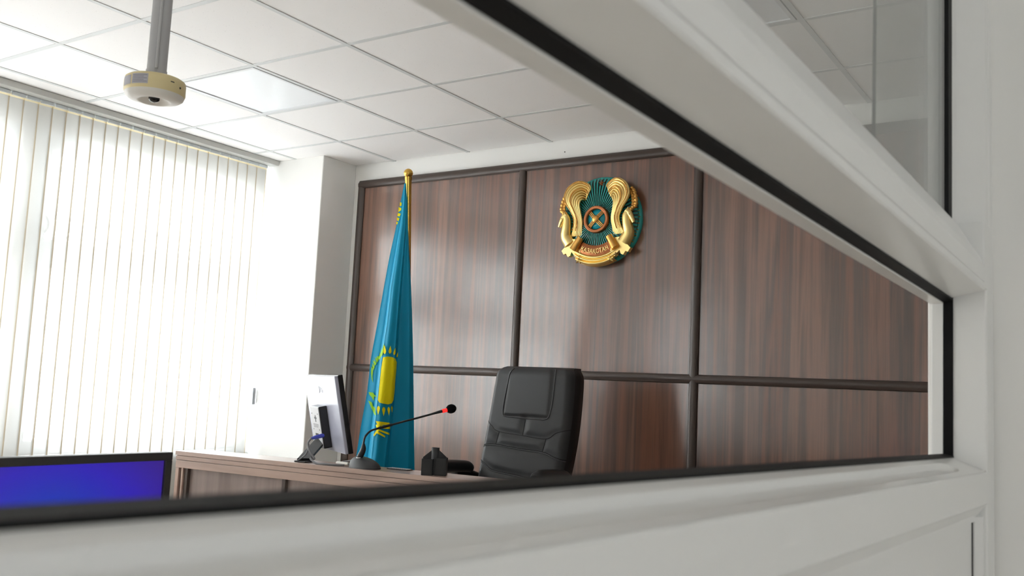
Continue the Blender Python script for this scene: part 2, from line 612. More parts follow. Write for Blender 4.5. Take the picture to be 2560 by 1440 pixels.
# scrolled iron grille outside the two windows in view
for k, (y0, y1) in enumerate(WINS[:2]):
    lab = ['faint scrolled iron grille outside the window beside the column', 'faint scrolled iron grille outside the window at the picture edge'][k]
    t = thing('window_grille', lab, 'window grille', (-5.17, (y0 + y1) / 2, WZ0), 'scrolled iron grilles outside the windows')
    gx = -5.17
    n = 10
    pitch = (y1 - y0 - 0.24) / n
    for i in range(n):
        b = MB()
        c = y0 + 0.12 + pitch * (i + 0.5)
        sgn = 1 if i % 2 == 0 else -1
        pts = []
        for s in range(25):
            an = math.radians(-130 + 260 * s / 24)
            rr = 0.058
            pts.append((gx, c + sgn * (rr * math.cos(an) * 0.9 - 0.012), 2.14 + rr * math.sin(an)))
        for end in (0, 1):
            q = pts[0] if end == 0 else pts[-1]
            sg = -1 if end == 0 else 1
            curl = []
            for s in range(1, 11):
                an = math.pi * 1.5 * s / 10
                rr = 0.020
                curl.append((gx, q[1] + sgn * (rr * math.sin(an) * -0.6 - 0.004 * s * 0.2), q[2] - sg * rr * (1 - math.cos(an))))
            pts = (curl[::-1] + pts) if end == 0 else (pts + curl)
        b.tube(pts, 0.008, 6)
        b.build('iron_scroll', M['iron'], t)
    for i in range(n):
        b = MB()
        c = y0 + 0.12 + pitch * (i + 0.5)
        for zz in (1.395, 1.30, 1.235):
            b.tube([(gx, c - 0.035, zz), (gx, c + 0.03, zz + 0.012)], 0.007, 6)
            b.tube([(gx, c - 0.01, zz - 0.045), (gx, c, zz + 0.045)], 0.006, 6)
        b.build('leaf_scroll', M['iron'], t)
    b = MB()
    for yy in (y0 + 0.02, y1 - 0.02):
        b.tube([(gx, yy, WZ0 - 0.02), (gx, yy, WZ1 + 0.02)], 0.008, 6)
    for zz in (2.045, WZ1 + 0.01, WZ0):
        b.tube([(gx, y0 + 0.02, zz), (gx, y1 - 0.02, zz)], 0.005, 6)
    b.build('grille_frame', M['iron'], t)

# ================================================================= vertical blind
t = thing('vertical_blind', 'wide white vertical blind hung across the sunlit windows', 'blind', (-4.85, 0.45, CEIL))
b = MB(); b.box((-4.865, -3.4, CEIL - 0.036), (-4.78, 4.296, CEIL - 0.002)); b.build('head_rail', M['rail'], t, bevel=0.004)
b = MB()
for i in range(96):
    y = 4.247 - 0.0795 * i
    b.box((-4.862, y - 0.066, CEIL - 0.056), (-4.842, y + 0.006, CEIL - 0.037))
b.build('clip_strip', M['clip'], t, bevel=0.002)
for i in range(96):
    yc = 4.247 - 0.0795 * (i + 0.5) + 0.04
    tw = math.radians(3.5 + random.uniform(-1.5, 1.5))
    w2 = 0.0448
    zt, zb = CEIL - 0.046, 0.52

    def prof(u, v, yc=yc, tw=tw, zt=zt, zb=zb):
        s = (u * 2 - 1) * w2
        bow = 0.0015 * (1 - (u * 2 - 1) ** 2)
        return Vector((-4.852 + math.sin(tw) * s + bow * math.cos(tw), yc - 0.04 + math.cos(tw) * s, lerp(zb, zt - 0.02, v)))
    b = MB()
    b.grid(lambda u, v: prof(u * 0.91, v), 6, 1, True, 0)
    b.grid(lambda u, v: prof(0.91 + u * 0.09, v), 1, 1, True, 1)      # denser stitched edge
    o = b.build('slat', [M['slat'], M['slat_edge']], t)

    def prof2(u, v, yc=yc, tw=tw, zt=zt):
        s = (u * 2 - 1) * w2
        bow = 0.0015 * (1 - (u * 2 - 1) ** 2)
        return Vector((-4.852 + math.sin(tw) * s + bow * math.cos(tw), yc - 0.04 + math.cos(tw) * s, lerp(zt - 0.02, zt, v)))
    b = MB(); b.grid(prof2, 6, 1)
    b.build('hem', M['hem'], o)
b = MB()
b.tube([(-4.842, 4.285, CEIL - 0.03), (-4.842, 4.283, 1.26)], 0.0016, 6)
b.build('pull_cord', M['whitepl'], t)
b = MB()
b.box((-4.85, 4.268, 1.15), (-4.834, 4.292, 1.26))
b.build('cord_weight', M['cordwt'], t, bevel=0.003)

# ================================================================= wood panelling on the back wall
t = thing('wood_panelling', 'dark walnut wall panelling with rounded brown mouldings behind the judge bench', 'wall panelling', (-2, BACK, 0.2))
VX = [-4.29, -3.006, -1.895, -0.69, 0.55, 1.75]
ZT, ZM, ZB = 1.326 - 0.0, 0.104, -1.1
ZT, ZM, ZB = ZT + 1.32, ZM + 1.32, 0.02
for c in range(len(VX) - 1):
    for (z0, z1) in ((ZM, ZT), (ZB, ZM)):
        b = MB()
        b.box((VX[c], BACK - 0.014, z0), (VX[c + 1], BACK - 0.002, z1))
        o = b.build('panel', M['panel'], t)
        # shift the grain from board to board
        for p in o.data.vertices:
            pass
half = [(-0.024, 0), (-0.0225, 0.010), (-0.0165, 0.0165), (-0.008, 0.020), (0, 0.021), (0.008, 0.020), (0.0165, 0.0165), (0.0225, 0.010), (0.024, 0)]
flat = [(-0.026, 0), (-0.026, 0.012), (-0.016, 0.020), (0.004, 0.022), (0.018, 0.012), (0.026, 0.008), (0.026, 0)]
yb = BACK - 0.014
for c, x in enumerate(VX):
    b = MB()
    pr = flat if c == 0 else half
    b.prism(pr, (1, 0, 0), (0, -1, 0), (0, 0, 1), (x, yb, 0), ZB, ZT - 0.02, smooth=True)
    b.build('moulding', M['mould'], t)
for z in (ZT, ZM, ZB + 0.03):
    b = MB()
    pr = [(-p[0], p[1]) for p in flat][::-1] if z == ZT else half
    b.prism(pr, (0, 0, -1), (0, -1, 0), (1, 0, 0), (0, yb - 0.0005, z), VX[0] - 0.02, VX[-1] + 0.02, smooth=True)
    b.build('moulding', M['mould'], t)
b = MB(); b.ball((-2.734, BACK, 2.716), 0.0035); tag(b.build('wall_nail', M['dark'], origin=(-2.734, BACK, 2.716)), 'tiny dark nail in the white wall strip above the panelling', 'nail')

# ================================================================= podium and judge bench
b = MB(); b.box((-4.3, 2.35, 0), (0.2, BACK - 0.045, 0.2)); tag(b.build('podium', M['floor'], bevel=0.004), 'low raised platform under the judge bench and chair', 'platform')

ANG = math.radians(5.0)
BO = Vector((-2.62, 2.815, 0))
BT = Matrix.Translation(BO) @ Matrix.Rotation(ANG, 4, 'Z')
TOP = 0.985
t = thing('judge_bench', 'long brown wooden judge bench with layered top ledge', 'bench', (BO.x, BO.y, 0.2))
XL, XR = -0.952, 1.6
for nm, z0, z1, y0 in (('top_ledge', TOP - 0.019, TOP, 0.0), ('upper_band', TOP - 0.039, TOP - 0.0205, 0.004), ('lower_band', TOP - 0.073, TOP - 0.0405, 0.006)):
    b = MB(); b.box((XL, y0, z0), (XR, 0.17, z1), BT); b.build(nm, M['bench'], t, bevel=0.0015)
b = MB(); b.box((XL, 0.012, TOP - 0.042), (XR, 0.16, TOP - 0.018), BT); b.build('shadow_gap', M['dark'], t)
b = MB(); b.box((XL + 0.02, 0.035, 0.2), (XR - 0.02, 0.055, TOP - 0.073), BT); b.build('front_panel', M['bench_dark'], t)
for x in (-0.930, -0.906, -0.34, 0.4, 1.1):
    b = MB(); b.box((x, 0.018, 0.2), (x + (0.011 if x < -0.92 else 0.020), 0.036, TOP - 0.073), BT); b.build('front_strip', M['mould'], t, bevel=0.0015)
b = MB(); b.box((-0.918, 0.010, 0.2), (-0.9065, 0.036, TOP - 0.073), BT); b.build('front_strip', M['bench'], t, bevel=0.0015)
b = MB(); b.box((XL + 0.02, 0.17, 0.2 + 0.53), (XR - 0.02, 0.50, 0.2 + 0.555), BT); b.build('desk_surface', M['bench'], t, bevel=0.002)
for x in (XL, XR - 0.02):
    b = MB(); b.box((x, 0.008, 0.2), (x + 0.02, 0.48, 0.73 if x > 0 else TOP - 0.073), BT); b.build('side_panel', M['bench'], t, bevel=0.002)

# ================================================================= emblem
def text_mesh(body, size, depth):
    cu = bpy.data.curves.new('t', 'FONT')
    cu.body = body
    cu.size = size
    cu.extrude = depth
    cu.align_x = 'CENTER'
    ob = bpy.data.objects.new('t', cu)
    COL.objects.link(ob)
    dg = bpy.context.evaluated_depsgraph_get()
    me = bpy.data.meshes.new_from_object(ob.evaluated_get(dg))
    vs = [v.co.copy() for v in me.vertices]
    fs = [tuple(p.vertices) for p in me.polygons]
    bpy.data.objects.remove(ob)
    bpy.data.curves.remove(cu)
    bpy.data.meshes.remove(me)
    return vs, fs


EC = Vector((-2.462, BACK - 0.014, 0.965 + 1.32))


def E(u, v, w):
    return EC + Vector((u, -w, v))


t = thing('wall_emblem', 'round gold and teal national emblem with two wings mounted on the middle panel', 'emblem', EC)
# backing disc
b = MB()
RX = Matrix.Rotation(math.radians(90), 3, 'X')
b.lathe([(0.25, 0), (0.252, 0.012), (0.246, 0.022), (0.236, 0.024)], EC, RX, 64)
b.build('backing_disc', M['teal'], t)
for sg in (1, -1):
    b = MB()
    for k in range(30):
        an = math.radians(-62 + 124 * k / 29)
        c, s = sg * math.cos(an), math.sin(an)
        b.tube([E(0.222 * c, 0.222 * s, 0.026), E((0.238 + 0.006 * (k % 2)) * c, (0.238 + 0.006 * (k % 2)) * s, 0.026)], 0.0026, 6)
    b.build('rim_pattern', M['golddk'], t)
# domed field of rays
b = MB()
NR = 132
c0 = (0.0, 0.0)
for k in range(NR):
    a0, a1 = 2 * math.pi * k / NR, 2 * math.pi * (k + 1) / NR
    hi = k % 2 == 0
    dz = 0.007 if hi else 0.0

    def P(r, a, k=k):
        vv = r * math.sin(a)
        return (r * math.cos(a) * 0.98, vv)
    ring = []
    for r in (0.05, 0.10, 0.16, 0.215, 0.238):
        w = 0.026 + 0.030 * math.sqrt(max(0.0, 1 - (r / 0.242) ** 2)) + dz * (1 if r < 0.23 else 0)
        x0, y0 = P(r, a0 + (0.0 if hi else 0.004))
        x1, y1 = P(r, a1 - (0.0 if hi else 0.004))
        ring.append((E(x0, y0, w), E(x1, y1, w)))
    vs = [p for pr in ring for p in pr]
    fs = [(2 * i, 2 * i + 1, 2 * i + 3, 2 * i + 2) for i in range(len(ring) - 1)]
    b.add(vs, fs, False, 0 if hi else 1)
    if hi:
        low = [(p - Vector((0, -0.007, 0)) * -0.0 + Vector((0, 0.007, 0)), q + Vector((0, 0.007, 0))) for p, q in ring]
        for side in (0, 1):
            vs = [pr[side] for pr in ring] + [pr[side] for pr in low]
            n = len(ring)
            b.add(vs, [(i, i + 1, n + i + 1, n + i) for i in range(n - 1)], False, 2)
b.build('sun_rays', [M['teal'], M['groovedk'], M['copper']], t)
# shanyrak: ring, teal centre, crossed bars, dome
b = MB()
b.lathe([(0.056, 0.0), (0.058, 0.026), (0.064, 0.030), (0.068, 0.027), (0.071, 0.030), (0.076, 0.026), (0.078, 0.0)], E(0, 0, 0.055), RX, 56)
b.build('centre_ring', M['copper'], t)
b = MB(); b.lathe([(0.058, 0.0), (0.058, 0.012), (0.03, 0.016), (0.0, 0.018)], E(0, 0, 0.055), RX, 48); b.build('centre_disc', M['teal_b'], t)
b = MB()
for an in (45, 135):
    d = Vector((math.cos(math.radians(an)), 0, math.sin(math.radians(an))))
    nn = Vector((-d.z, 0, d.x))
    for off in (-0.008, 0, 0.008):
        b.tube([E(0, 0, 0.074) + d * s * 0.056 + nn * off + Vector((0, -0.008 * (1 - s * s), 0)) for s in (-1, -0.5, 0, 0.5, 1)], 0.003, 6)
b.ball(E(0, 0, 0.084), 0.021, 1, 0.55, 1)
b.build('crossed_bars', M['golddk'], t)
# little star above
def star(b, u, v, w, r, th, rot=0.0):
    poly = []
    for k in range(10):
        a = math.radians(90 + 36 * k + rot)
        rr = r if k % 2 == 0 else r * 0.42
        poly.append((rr * math.cos(a), rr * math.sin(a)))
    o = E(u, v, w)
    n = 10
    vs = [o + Vector((p[0], 0, p[1])) for p in poly] + [o + Vector((p[0] * 0.9, -th * 0.5, p[1] * 0.9)) for p in poly] + [o + Vector((0, -th, 0))]
    b.add(vs, [(i, (i + 1) % n, n + (i + 1) % n, n + i) for i in range(n)] + [(n + i, n + (i + 1) % n, 2 * n) for i in range(n)], False)


b = MB(); star(b, 0.012, 0.208, 0.045, 0.022, 0.012); b.build('top_star', M['copper'], t)

OUT = [(0.165, -0.085), (0.140, -0.03), (0.136, 0.012), (0.160, 0.062), (0.188, 0.105), (0.196, 0.142), (0.178, 0.186), (0.138, 0.215), (0.104, 0.220), (0.066, 0.203), (0.055, 0.180), (0.064, 0.164)]
INN = [(0.102, -0.085), (0.097, -0.04), (0.094, 0.000), (0.104, 0.050), (0.110, 0.085), (0.106, 0.108), (0.098, 0.118), (0.092, 0.120), (0.088, 0.119), (0.085, 0.116), (0.084, 0.113), (0.083, 0.112)]
for sg in (-1, 1):
    wt = MB()
    for k in range(8):
        f = k / 7
        pts = [(lerp(a[0], c[0], f), lerp(a[1], c[1], f), 0.058 + 0.030 * math.sin(math.pi * min(1, j / 9.0)) - 0.012 * abs(f - 0.4)) for j, (a, c) in enumerate(zip(OUT, INN))]
        pts = spline(pts, 6)
        n = len(pts)
        rr = [lerp(0.0085, 0.006, f) * (0.55 + 0.65 * math.sin(math.pi * min(1, (i + 6) / n))) for i in range(n)]
        wt.tube([E(sg * p[0], p[1], p[2]) for p in pts], rr, 8)
    wing = wt.build('wing', M['gold'], t)
    bb = MB()
    for f in (0.0, 0.42):
        pts = spline([(lerp(a[0], c[0], f), lerp(a[1], c[1], f), 0.070 + 0.030 * math.sin(math.pi * min(1, j / 9.0))) for j, (a, c) in enumerate(zip(OUT, INN))], 7)
        for p in pts[4:-8:1]:
            bb.ball(E(sg * p[0], p[1], p[2]), 0.0038, n=6, m=4)
    bb.build('beading', M['golddk'], wing)
    # winged horse: chest, neck, head
    hb = MB()
    neck = spline([(0.168, -0.130, 0.055), (0.196, -0.085, 0.062), (0.190, -0.035, 0.07), (0.186, 0.008, 0.074), (0.196, 0.030, 0.076)], 6)
    n = len(neck)
    hb.tube([E(sg * p[0], p[1], p[2]) for p in neck], [lerp(0.038, 0.020, (i / (n - 1)) ** 0.8) for i in range(n)], 12)
    head = spline([(0.190, 0.034, 0.076), (0.206, 0.022, 0.080), (0.222, -0.008, 0.080), (0.232, -0.032, 0.078)], 5)
    n = len(head)
    hb.tube([E(sg * p[0], p[1], p[2]) for p in head], [lerp(0.020, 0.0095, i / (n - 1)) for i in range(n)], 12)
    hb.tube([E(sg * 0.196, 0.036, 0.085), E(sg * 0.200, 0.056, 0.088)], [0.006, 0.001], 8)
    hb.ball(E(sg * 0.212, 0.012, 0.098), 0.0035, n=8, m=6)
    horse = hb.build('horse', M['gold'], t)
    mb = MB()
    path = spline([(0.196, 0.170, 0.050), (0.216, 0.145, 0.054), (0.229, 0.108, 0.056), (0.232, 0.068, 0.060), (0.214, 0.050, 0.068), (0.202, 0.02, 0.076), (0.206, -0.03, 0.072), (0.210, -0.075, 0.066)], 10)
    mb.tube([E(sg * p[0], p[1], p[2]) for p in path], [0.0085 + 0.0045 * abs(math.sin(i * math.pi / 5)) for i in range(len(path))], 10)
    for off in (0.016, 0.028):
        mb.tube([E(sg * (p[0] - off * (0.6 + 0.4 * i / len(path))), p[1] - 0.006, p[2] + 0.002) for i, p in enumerate(path[4:44])], [0.0045 + 0.002 * abs(math.sin(i * math.pi / 4)) for i in range(len(path[4:44]))], 8)
    mb.build('mane', M['golddk'], horse)
    # angular horn plate, cylinder, tassel star
    pl = MB()
    poly = [(0.104, -0.108), (0.150, -0.104), (0.215, -0.168), (0.200, -0.190), (0.186, -0.184), (0.172, -0.205), (0.158, -0.198), (0.150, -0.176), (0.118, -0.212), (0.092, -0.190)]
    pp = [(sg * p[0], p[1]) for p in poly]
    if sg < 0:
        pp = pp[::-1]
    pl.prism(pp, (1, 0, 0), (0, 0, 1), (0, -1, 0), EC, 0.045, 0.074)
    pl.build('horn_plate', M['gold'], t, bevel=0.003)
    cy = MB()
    a_, c_ = E(sg * 0.088, -0.100, 0.084), E(sg * 0.132, -0.168, 0.088)
    cy.tube([a_, a_.lerp(c_, 0.9), c_], [0.019, 0.021, 0.022], 16)
    cy.tube([c_ + (c_ - a_).normalized() * 0.0005, c_ + (c_ - a_).normalized() * 0.001], 0.016, 16)
    cy.build('horn_tube', M['golddk'], t)
    st = MB(); star(st, sg * 0.098, -0.224, 0.072, 0.026, 0.016, 12 * sg); st.build('ribbon_star', M['gold'], t)
# ribbon with the name
b = MB()
NSEG = 40
def ribbon(b, r0, r1, a0, a1, w0, w1, cv):
    def fn(u, v):
        a = math.radians(lerp(a0, a1, u))
        r = lerp(r0, r1, v)
        return E(r * math.sin(a), cv - r * math.cos(a), lerp(w0, w1, math.sin(math.pi * v)))
    b.grid(fn, NSEG, 8)
ribbon(b, 0.200, 0.226, -36, 36, 0.066, 0.078, 0.0)
ribbon(b, 0.216, 0.246, -34, 34, 0.058, 0.082, 0.0)
ribbon(b, 0.236, 0.266, -28, 28, 0.046, 0.086, 0.004)
b.build('ribbon', M['gold'], t)
b = MB()
ribbon(b, 0.146, 0.206, -33, 33, 0.070, 0.076, 0.0)
b.build('name_band', M['copper'], t)
vs, fs = text_mesh('ҚАЗАҚСТАН', 0.034, 0.002)
b = MB()
wid = max(v.x for v in vs) - min(v.x for v in vs)
k = 0.172 / wid
nv = []
for v in vs:
    x, y, z = v.x * k, v.y * 1.0, v.z
    r = 0.192 - y * 1.05
    a = x / 0.180
    nv.append(E(r * math.sin(a), -r * math.cos(a), 0.080 + z))
b.add(nv, fs, False)
b.build('lettering', M['gold'], t)

# ================================================================= flag on its pole
FP = at_depth(1021, 433, 4.78)
t = thing('flagpole', 'leaning brass flagpole with a round ball finial behind the blue flag', 'flagpole', (FP.x + 0.02, FP.y + 0.03, 0.2))
foot = at_depth(1024, 1330, 4.92)
foot = Vector((foot.x, foot.y, 0.2))
nk = FP + (foot - FP).normalized() * 0.018
b = MB(); b.tube([nk, nk.lerp(foot, 0.5), nk.lerp(foot, 0.985)], [0.0165, 0.015, 0.015], 16); b.build('pole', M['brass'], t)
b = MB(); b.ball(FP, 0.0235, n=24, m=16); b.tube([FP + (foot - FP).normalized() * 0.018, FP + (foot - FP).normalized() * 0.034], 0.0185, 20); b.build('ball_finial', M['brass'], t)
b = MB(); b.lathe([(0.16, 0), (0.16, 0.012), (0.14, 0.02), (0.04, 0.035), (0.025, 0.07), (0.02, 0.09)], (foot.x, foot.y, 0.2), None, 32); b.build('pole_base', M['brass'], t)

FY = [458, 505, 566, 640, 711, 811, 900, 983, 1067, 1150, 1240, 1330]
FL = [1011, 1001.5, 990.5, 974, 961, 943, 926.5, 917.5, 902, 889, 874, 860]
FR_ = [1012.4, 1009, 1002, 990.5, 979, 967.5, 954, 945.5, 937, 928.5, 919, 910]
FV = [1013.6, 1015, 1015.5, 1011, 1005.5, 998, 993.5, 988.5, 980.5, 971, 962, 954]
FE = [1015, 1018, 1020, 1023.5, 1027.5, 1031, 1033, 1034, 1035, 1036, 1037, 1038]


def tab(T_, y):
    y = min(max(y, FY[0]), FY[-1])
    for i in range(len(FY) - 1):
        if y <= FY[i + 1]:
            return lerp(T_[i], T_[i + 1], (y - FY[i]) / (FY[i + 1] - FY[i]))


def flag_pt(px, y, lift=0.0):
    l, r, v, e = tab(FL, y), tab(FR_, y), tab(FV, y), tab(FE, y)
    k = min(1.0, (e - l) / 120.0)
    keys = [(l, 0.045), (lerp(l, r, 0.75), 0.024), (r, -0.050), (lerp(r, v, 0.25), -0.062), (lerp(r, v, 0.8), -0.046), (v, 0.008), (lerp(v, e, 0.75), 0.026), (e, 0.06)]
    d = keys[-1][1]
    if px <= l:
        d = keys[0][1]
    else:
        for i in range(len(keys) - 1):
            if px <= keys[i + 1][0]:
                f = (px - keys[i][0]) / max(1e-6, keys[i + 1][0] - keys[i][0])
                f = f * f * (3 - 2 * f)
                d = lerp(keys[i][1], keys[i + 1][1], f)
                break
    return at_depth(px, y, 4.74 + d * k - lift)


b = MB()
NU, NV = 130, 90
def flag_front(u, v):
    y = lerp(FY[0], FY[-1], v)
    return flag_pt(lerp(tab(FL, y), tab(FE, y), u), y)
b.grid(flag_front, NU, NV)
def flag_back(u, v):
    y = lerp(FY[0], FY[-1], v)
    l, e = tab(FL, y), tab(FE, y)
    k = min(1.0, (e - l) / 120.0)
    px = lerp(l, e, u)
    dd = (0.045 + 0.015 * u) + 0.022 * math.sin(math.pi * u) + 0.008 * math.sin(u * 19)* math.sin(math.pi * u)
    return at_depth(px, y, 4.74 + dd * k)
b.grid(flag_back, 36, 40)


def print_poly(pts, mi):
    """A printed shape: outline in the drape's own coordinates, fine fan laid on the cloth."""
    out = []
    n = len(pts)
    for i in range(n):
        a, c = pts[i], pts[(i + 1) % n]
        m = max(1, int(math.dist(a, c) / 3.0))
        for k in range(m):
            out.append((lerp(a[0], c[0], k / m), lerp(a[1], c[1], k / m)))
    cx, cy = sum(p[0] for p in out) / len(out), sum(p[1] for p in out) / len(out)
    rings = 6
    vs, fs = [flag_pt(cx, cy, 0.006)], []
    n = len(out)
    for r in range(1, rings + 1):
        f = r / rings
        vs += [flag_pt(lerp(cx, p[0], f), lerp(cy, p[1], f), 0.006) for p in out]
    for i in range(n):
        j = (i + 1) % n
        fs.append((0, 1 + i, 1 + j))
        for r in range(rings - 1):
            fs.append((1 + r * n + i, 1 + (r + 1) * n + i, 1 + (r + 1) * n + j, 1 + r * n + j))
    b.add(vs, fs, True, mi)


Z8 = lambda L_: [(600 + x / 4.0, 840 + y / 4.0) for x, y in L_]
sunp = [(1430, 214), (1470, 205), (1520, 210), (1555, 228), (1568, 262), (1562, 360), (1552, 460), (1545, 560), (1536, 640), (1518, 674), (1480, 684), (1430, 676), (1392, 665), (1378, 640), (1390, 540), (1402, 420), (1414, 310)]
print_poly(Z8(sunp), 1)
def drop(x, y, dx, dy, w):
    L_ = math.hypot(dx, dy)
    ux, uy = dx / L_, dy / L_
    P_ = []
    for s, ww in ((0, 0.0), (0.12, 0.75), (0.3, 1.0), (0.55, 0.72), (0.8, 0.32), (1, 0.0)):
        P_.append((s, ww))
    pts = [(x + dx * s - uy * w * ww, y + dy * s + ux * w * ww) for s, ww in P_] + [(x + dx * s + uy * w * ww, y + dy * s - ux * w * ww) for s, ww in P_[-2:0:-1]]
    print_poly(Z8(pts), 1)
for x, y, dx, dy, w in ((1446, 182, 0, -92, 14), (1498, 178, 8, -82, 15), (1541, 192, 14, -78, 11), (1568, 214, 12, -52, 7),
                        (1386, 698, -6, 92, 15), (1438, 708, -2, 94, 16), (1486, 708, 4, 88, 13), (1518, 700, 4, 66, 8)):
    drop(x, y, dx, dy, w)
for L_ in ([(1358, 850), (1420, 858), (1496, 868), (1496, 888), (1420, 890), (1372, 888)],
           [(1356, 886), (1400, 890), (1400, 935), (1352, 990), (1340, 1005), (1336, 985), (1372, 930)],
           [(1400, 890), (1500, 905), (1502, 930), (1420, 925)],
           [(1385, 930), (1494, 970), (1494, 990), (1372, 945)],
           [(1368, 945), (1452, 1000), (1450, 1016), (1352, 965)]):
    print_poly(Z8(L_), 1)
for L_ in ([(1440, 70), (1436, 150), (1424, 190), (1418, 160), (1428, 110)],
           [(1418, 115), (1422, 190), (1404, 215), (1398, 190), (1408, 165)],
           [(1398, 150), (1404, 222), (1388, 240), (1376, 205), (1392, 205)],
           [(1372, 195), (1386, 246), (1366, 270), (1346, 205), (1362, 230)],
           [(1342, 230), (1364, 278), (1344, 300), (1326, 240), (1342, 262)],
           [(1322, 270), (1346, 308), (1330, 350), (1312, 305), (1326, 322)],
           [(1312, 310), (1330, 355), (1324, 400), (1330, 470), (1316, 430), (1310, 370)],
           [(1286, 560), (1330, 566), (1346, 590), (1372, 606), (1342, 606), (1338, 650), (1316, 610), (1296, 590)],
           [(1282, 646), (1318, 664), (1330, 700), (1350, 745), (1360, 790), (1346, 790), (1322, 740), (1300, 690)],
           [(1318, 690), (1352, 720), (1356, 750), (1330, 730)]):
    print_poly(Z8(L_), 2)
Z3 = lambda L_: [(860 + x / 1.8, 400 + y / 1.8) for x, y in L_]
for L_ in ([(252, 190), (259, 192), (258, 206), (251, 208)], [(246, 212), (258, 216), (257, 226), (244, 234)], [(243, 238), (256, 242), (250, 254), (240, 252)],
           [(238, 258), (250, 262), (244, 276), (238, 270)], [(236, 278), (243, 280), (239, 292), (235, 286)]):
    print_poly(Z3(L_), 1)
fo = at_depth(960, 1330, 4.76)
tag(b.build('flag', [M['flag'], M['yellow'], M['lime']], origin=(fo.x, fo.y, fo.z)), 'sky blue flag with a yellow sun hanging in folds from the brass pole', 'flag')

# ================================================================= judge chair
CH = Vector((-2.475, 3.95, 0.2))
t = thing('office_chair', 'black leather high-back office chair behind the judge bench', 'chair', (CH.x, 3.75, 0.2))
ZB_, ZT_ = 0.72, 1.443
def back_y(tt):
    return 3.955 - 0.175 * (1 - tt) ** 1.15 + 0.03 * math.sin(math.pi * tt) * 0.6
SEAMS = [
    [(-1.0, 0.62), (-0.82, 0.585), (-0.63, 0.552), (0.0, 0.535), (0.55, 0.525), (0.75, 0.565), (1.0, 0.59)],
    [(-0.60, 0.55), (-0.63, 0.465)],
    [(0.55, 0.525), (0.52, 0.44)],
    [(0.0, 0.64), (-0.01, 0.535)],
    [(-1.0, 0.445), (-0.9, 0.458), (-0.62, 0.465), (0.0, 0.45), (0.53, 0.44), (0.78, 0.415), (1.0, 0.395)],
    [(-1.0, 0.355), (-0.8, 0.33), (-0.58, 0.297), (0.0, 0.28), (0.5, 0.268), (0.8, 0.30), (1.0, 0.312)],
]
HW, HT = 0.205, 0.70
def seg_d(p, a, c):
    ax, ay, cx, cy = a[0] * HW, a[1] * HT, c[0] * HW, c[1] * HT
    px, py = p[0] * HW, p[1] * HT
    dx, dy = cx - ax, cy - ay
    q = max(0, min(1, ((px - ax) * dx + (py - ay) * dy) / (dx * dx + dy * dy)))
    return math.hypot(px - ax - q * dx, py - ay - q * dy)
def width(tt):
    w = 0.228 + 0.012 * math.sin(math.pi * min(1, (1 - tt) * 1.1)) - 0.004 * tt
    if tt > 0.93:
        w -= 0.030 * ((tt - 0.93) / 0.07) ** 2.2
    return w
def front_pt(s, tt, lift=0.0):
    """point on the padded front of the backrest; s across, tt up."""
    w = width(tt)
    x = CH.x + s * w
    z = lerp(ZB_, ZT_, tt)
    dd = min((seg_d((s, tt), a, c) for L_ in SEAMS for a, c in zip(L_[:-1], L_[1:])))
    fade = max(0.0, min(1.0, (0.99 - abs(s)) / 0.12))
    puff = 0.0065 * (1 - math.exp(-(dd / 0.016) ** 2)) * fade
    puff += 0.012 * (1 - abs(s) ** 3)
    if abs(s) < 0.57 and tt > 0.66:
        e = min((0.57 - abs(s)) * HW, (tt - 0.66) * HT)
        puff += 0.006 * (1 - math.exp(-(e / 0.008) ** 2))
    e = abs(s)
    rnd = 0.0
    if e > 0.86:
        rnd = 0.03 * (1 - math.sqrt(max(0, 1 - ((e - 0.86) / 0.14) ** 2)))
    if tt > 0.94:
        rnd += 0.045 * (1 - math.sqrt(max(0, 1 - ((tt - 0.94) / 0.06) ** 2)))
    y = back_y(tt) - puff + rnd - lift
    return Vector((x, y, z))
b = MB()
b.grid(lambda u, v: front_pt(u * 2 - 1, v), 76, 110, True, 0)
def side_pt(u, v):
    # from front right edge round the back to the front left edge
    w = width(v)
    yf = front_pt(1.0, v).y
    th = 0.105 - 0.03 * max(0, (v - 0.9) / 0.1) ** 2
    z = lerp(ZB_, ZT_, v)
    if u < 0.25:
        f = u / 0.25
        return Vector((CH.x + w + 0.006 * math.sin(math.pi * f), lerp(yf, yf + th * 0.75, f), z))
    if u > 0.75:
        f = (1 - u) / 0.25
        return Vector((CH.x - w - 0.006 * math.sin(math.pi * f), lerp(front_pt(-1.0, v).y, yf + th * 0.75, f), z))
    f = (u - 0.25) / 0.5
    a = math.pi * f
    return Vector((CH.x + w * math.copysign(abs(math.cos(a)) ** 0.35, math.cos(a)), yf + th * 0.75 + th * 0.3 * math.sin(a) ** 0.6, z))
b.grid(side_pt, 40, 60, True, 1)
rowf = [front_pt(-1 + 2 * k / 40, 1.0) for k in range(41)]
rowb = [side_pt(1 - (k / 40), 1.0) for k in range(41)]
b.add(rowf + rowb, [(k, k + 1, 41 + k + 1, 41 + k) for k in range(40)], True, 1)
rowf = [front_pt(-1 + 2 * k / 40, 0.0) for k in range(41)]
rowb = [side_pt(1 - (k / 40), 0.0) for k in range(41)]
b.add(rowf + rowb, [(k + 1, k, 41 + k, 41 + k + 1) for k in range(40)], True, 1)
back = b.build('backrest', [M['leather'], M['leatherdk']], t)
b = MB()
for L_ in SEAMS:
    P_ = spline(L_, 8)
    b.tube([front_pt(p[0], p[1], 0.0005) for p in P_], 0.0017, 6)
b.build('seams', M['seam'], back)
b = MB()
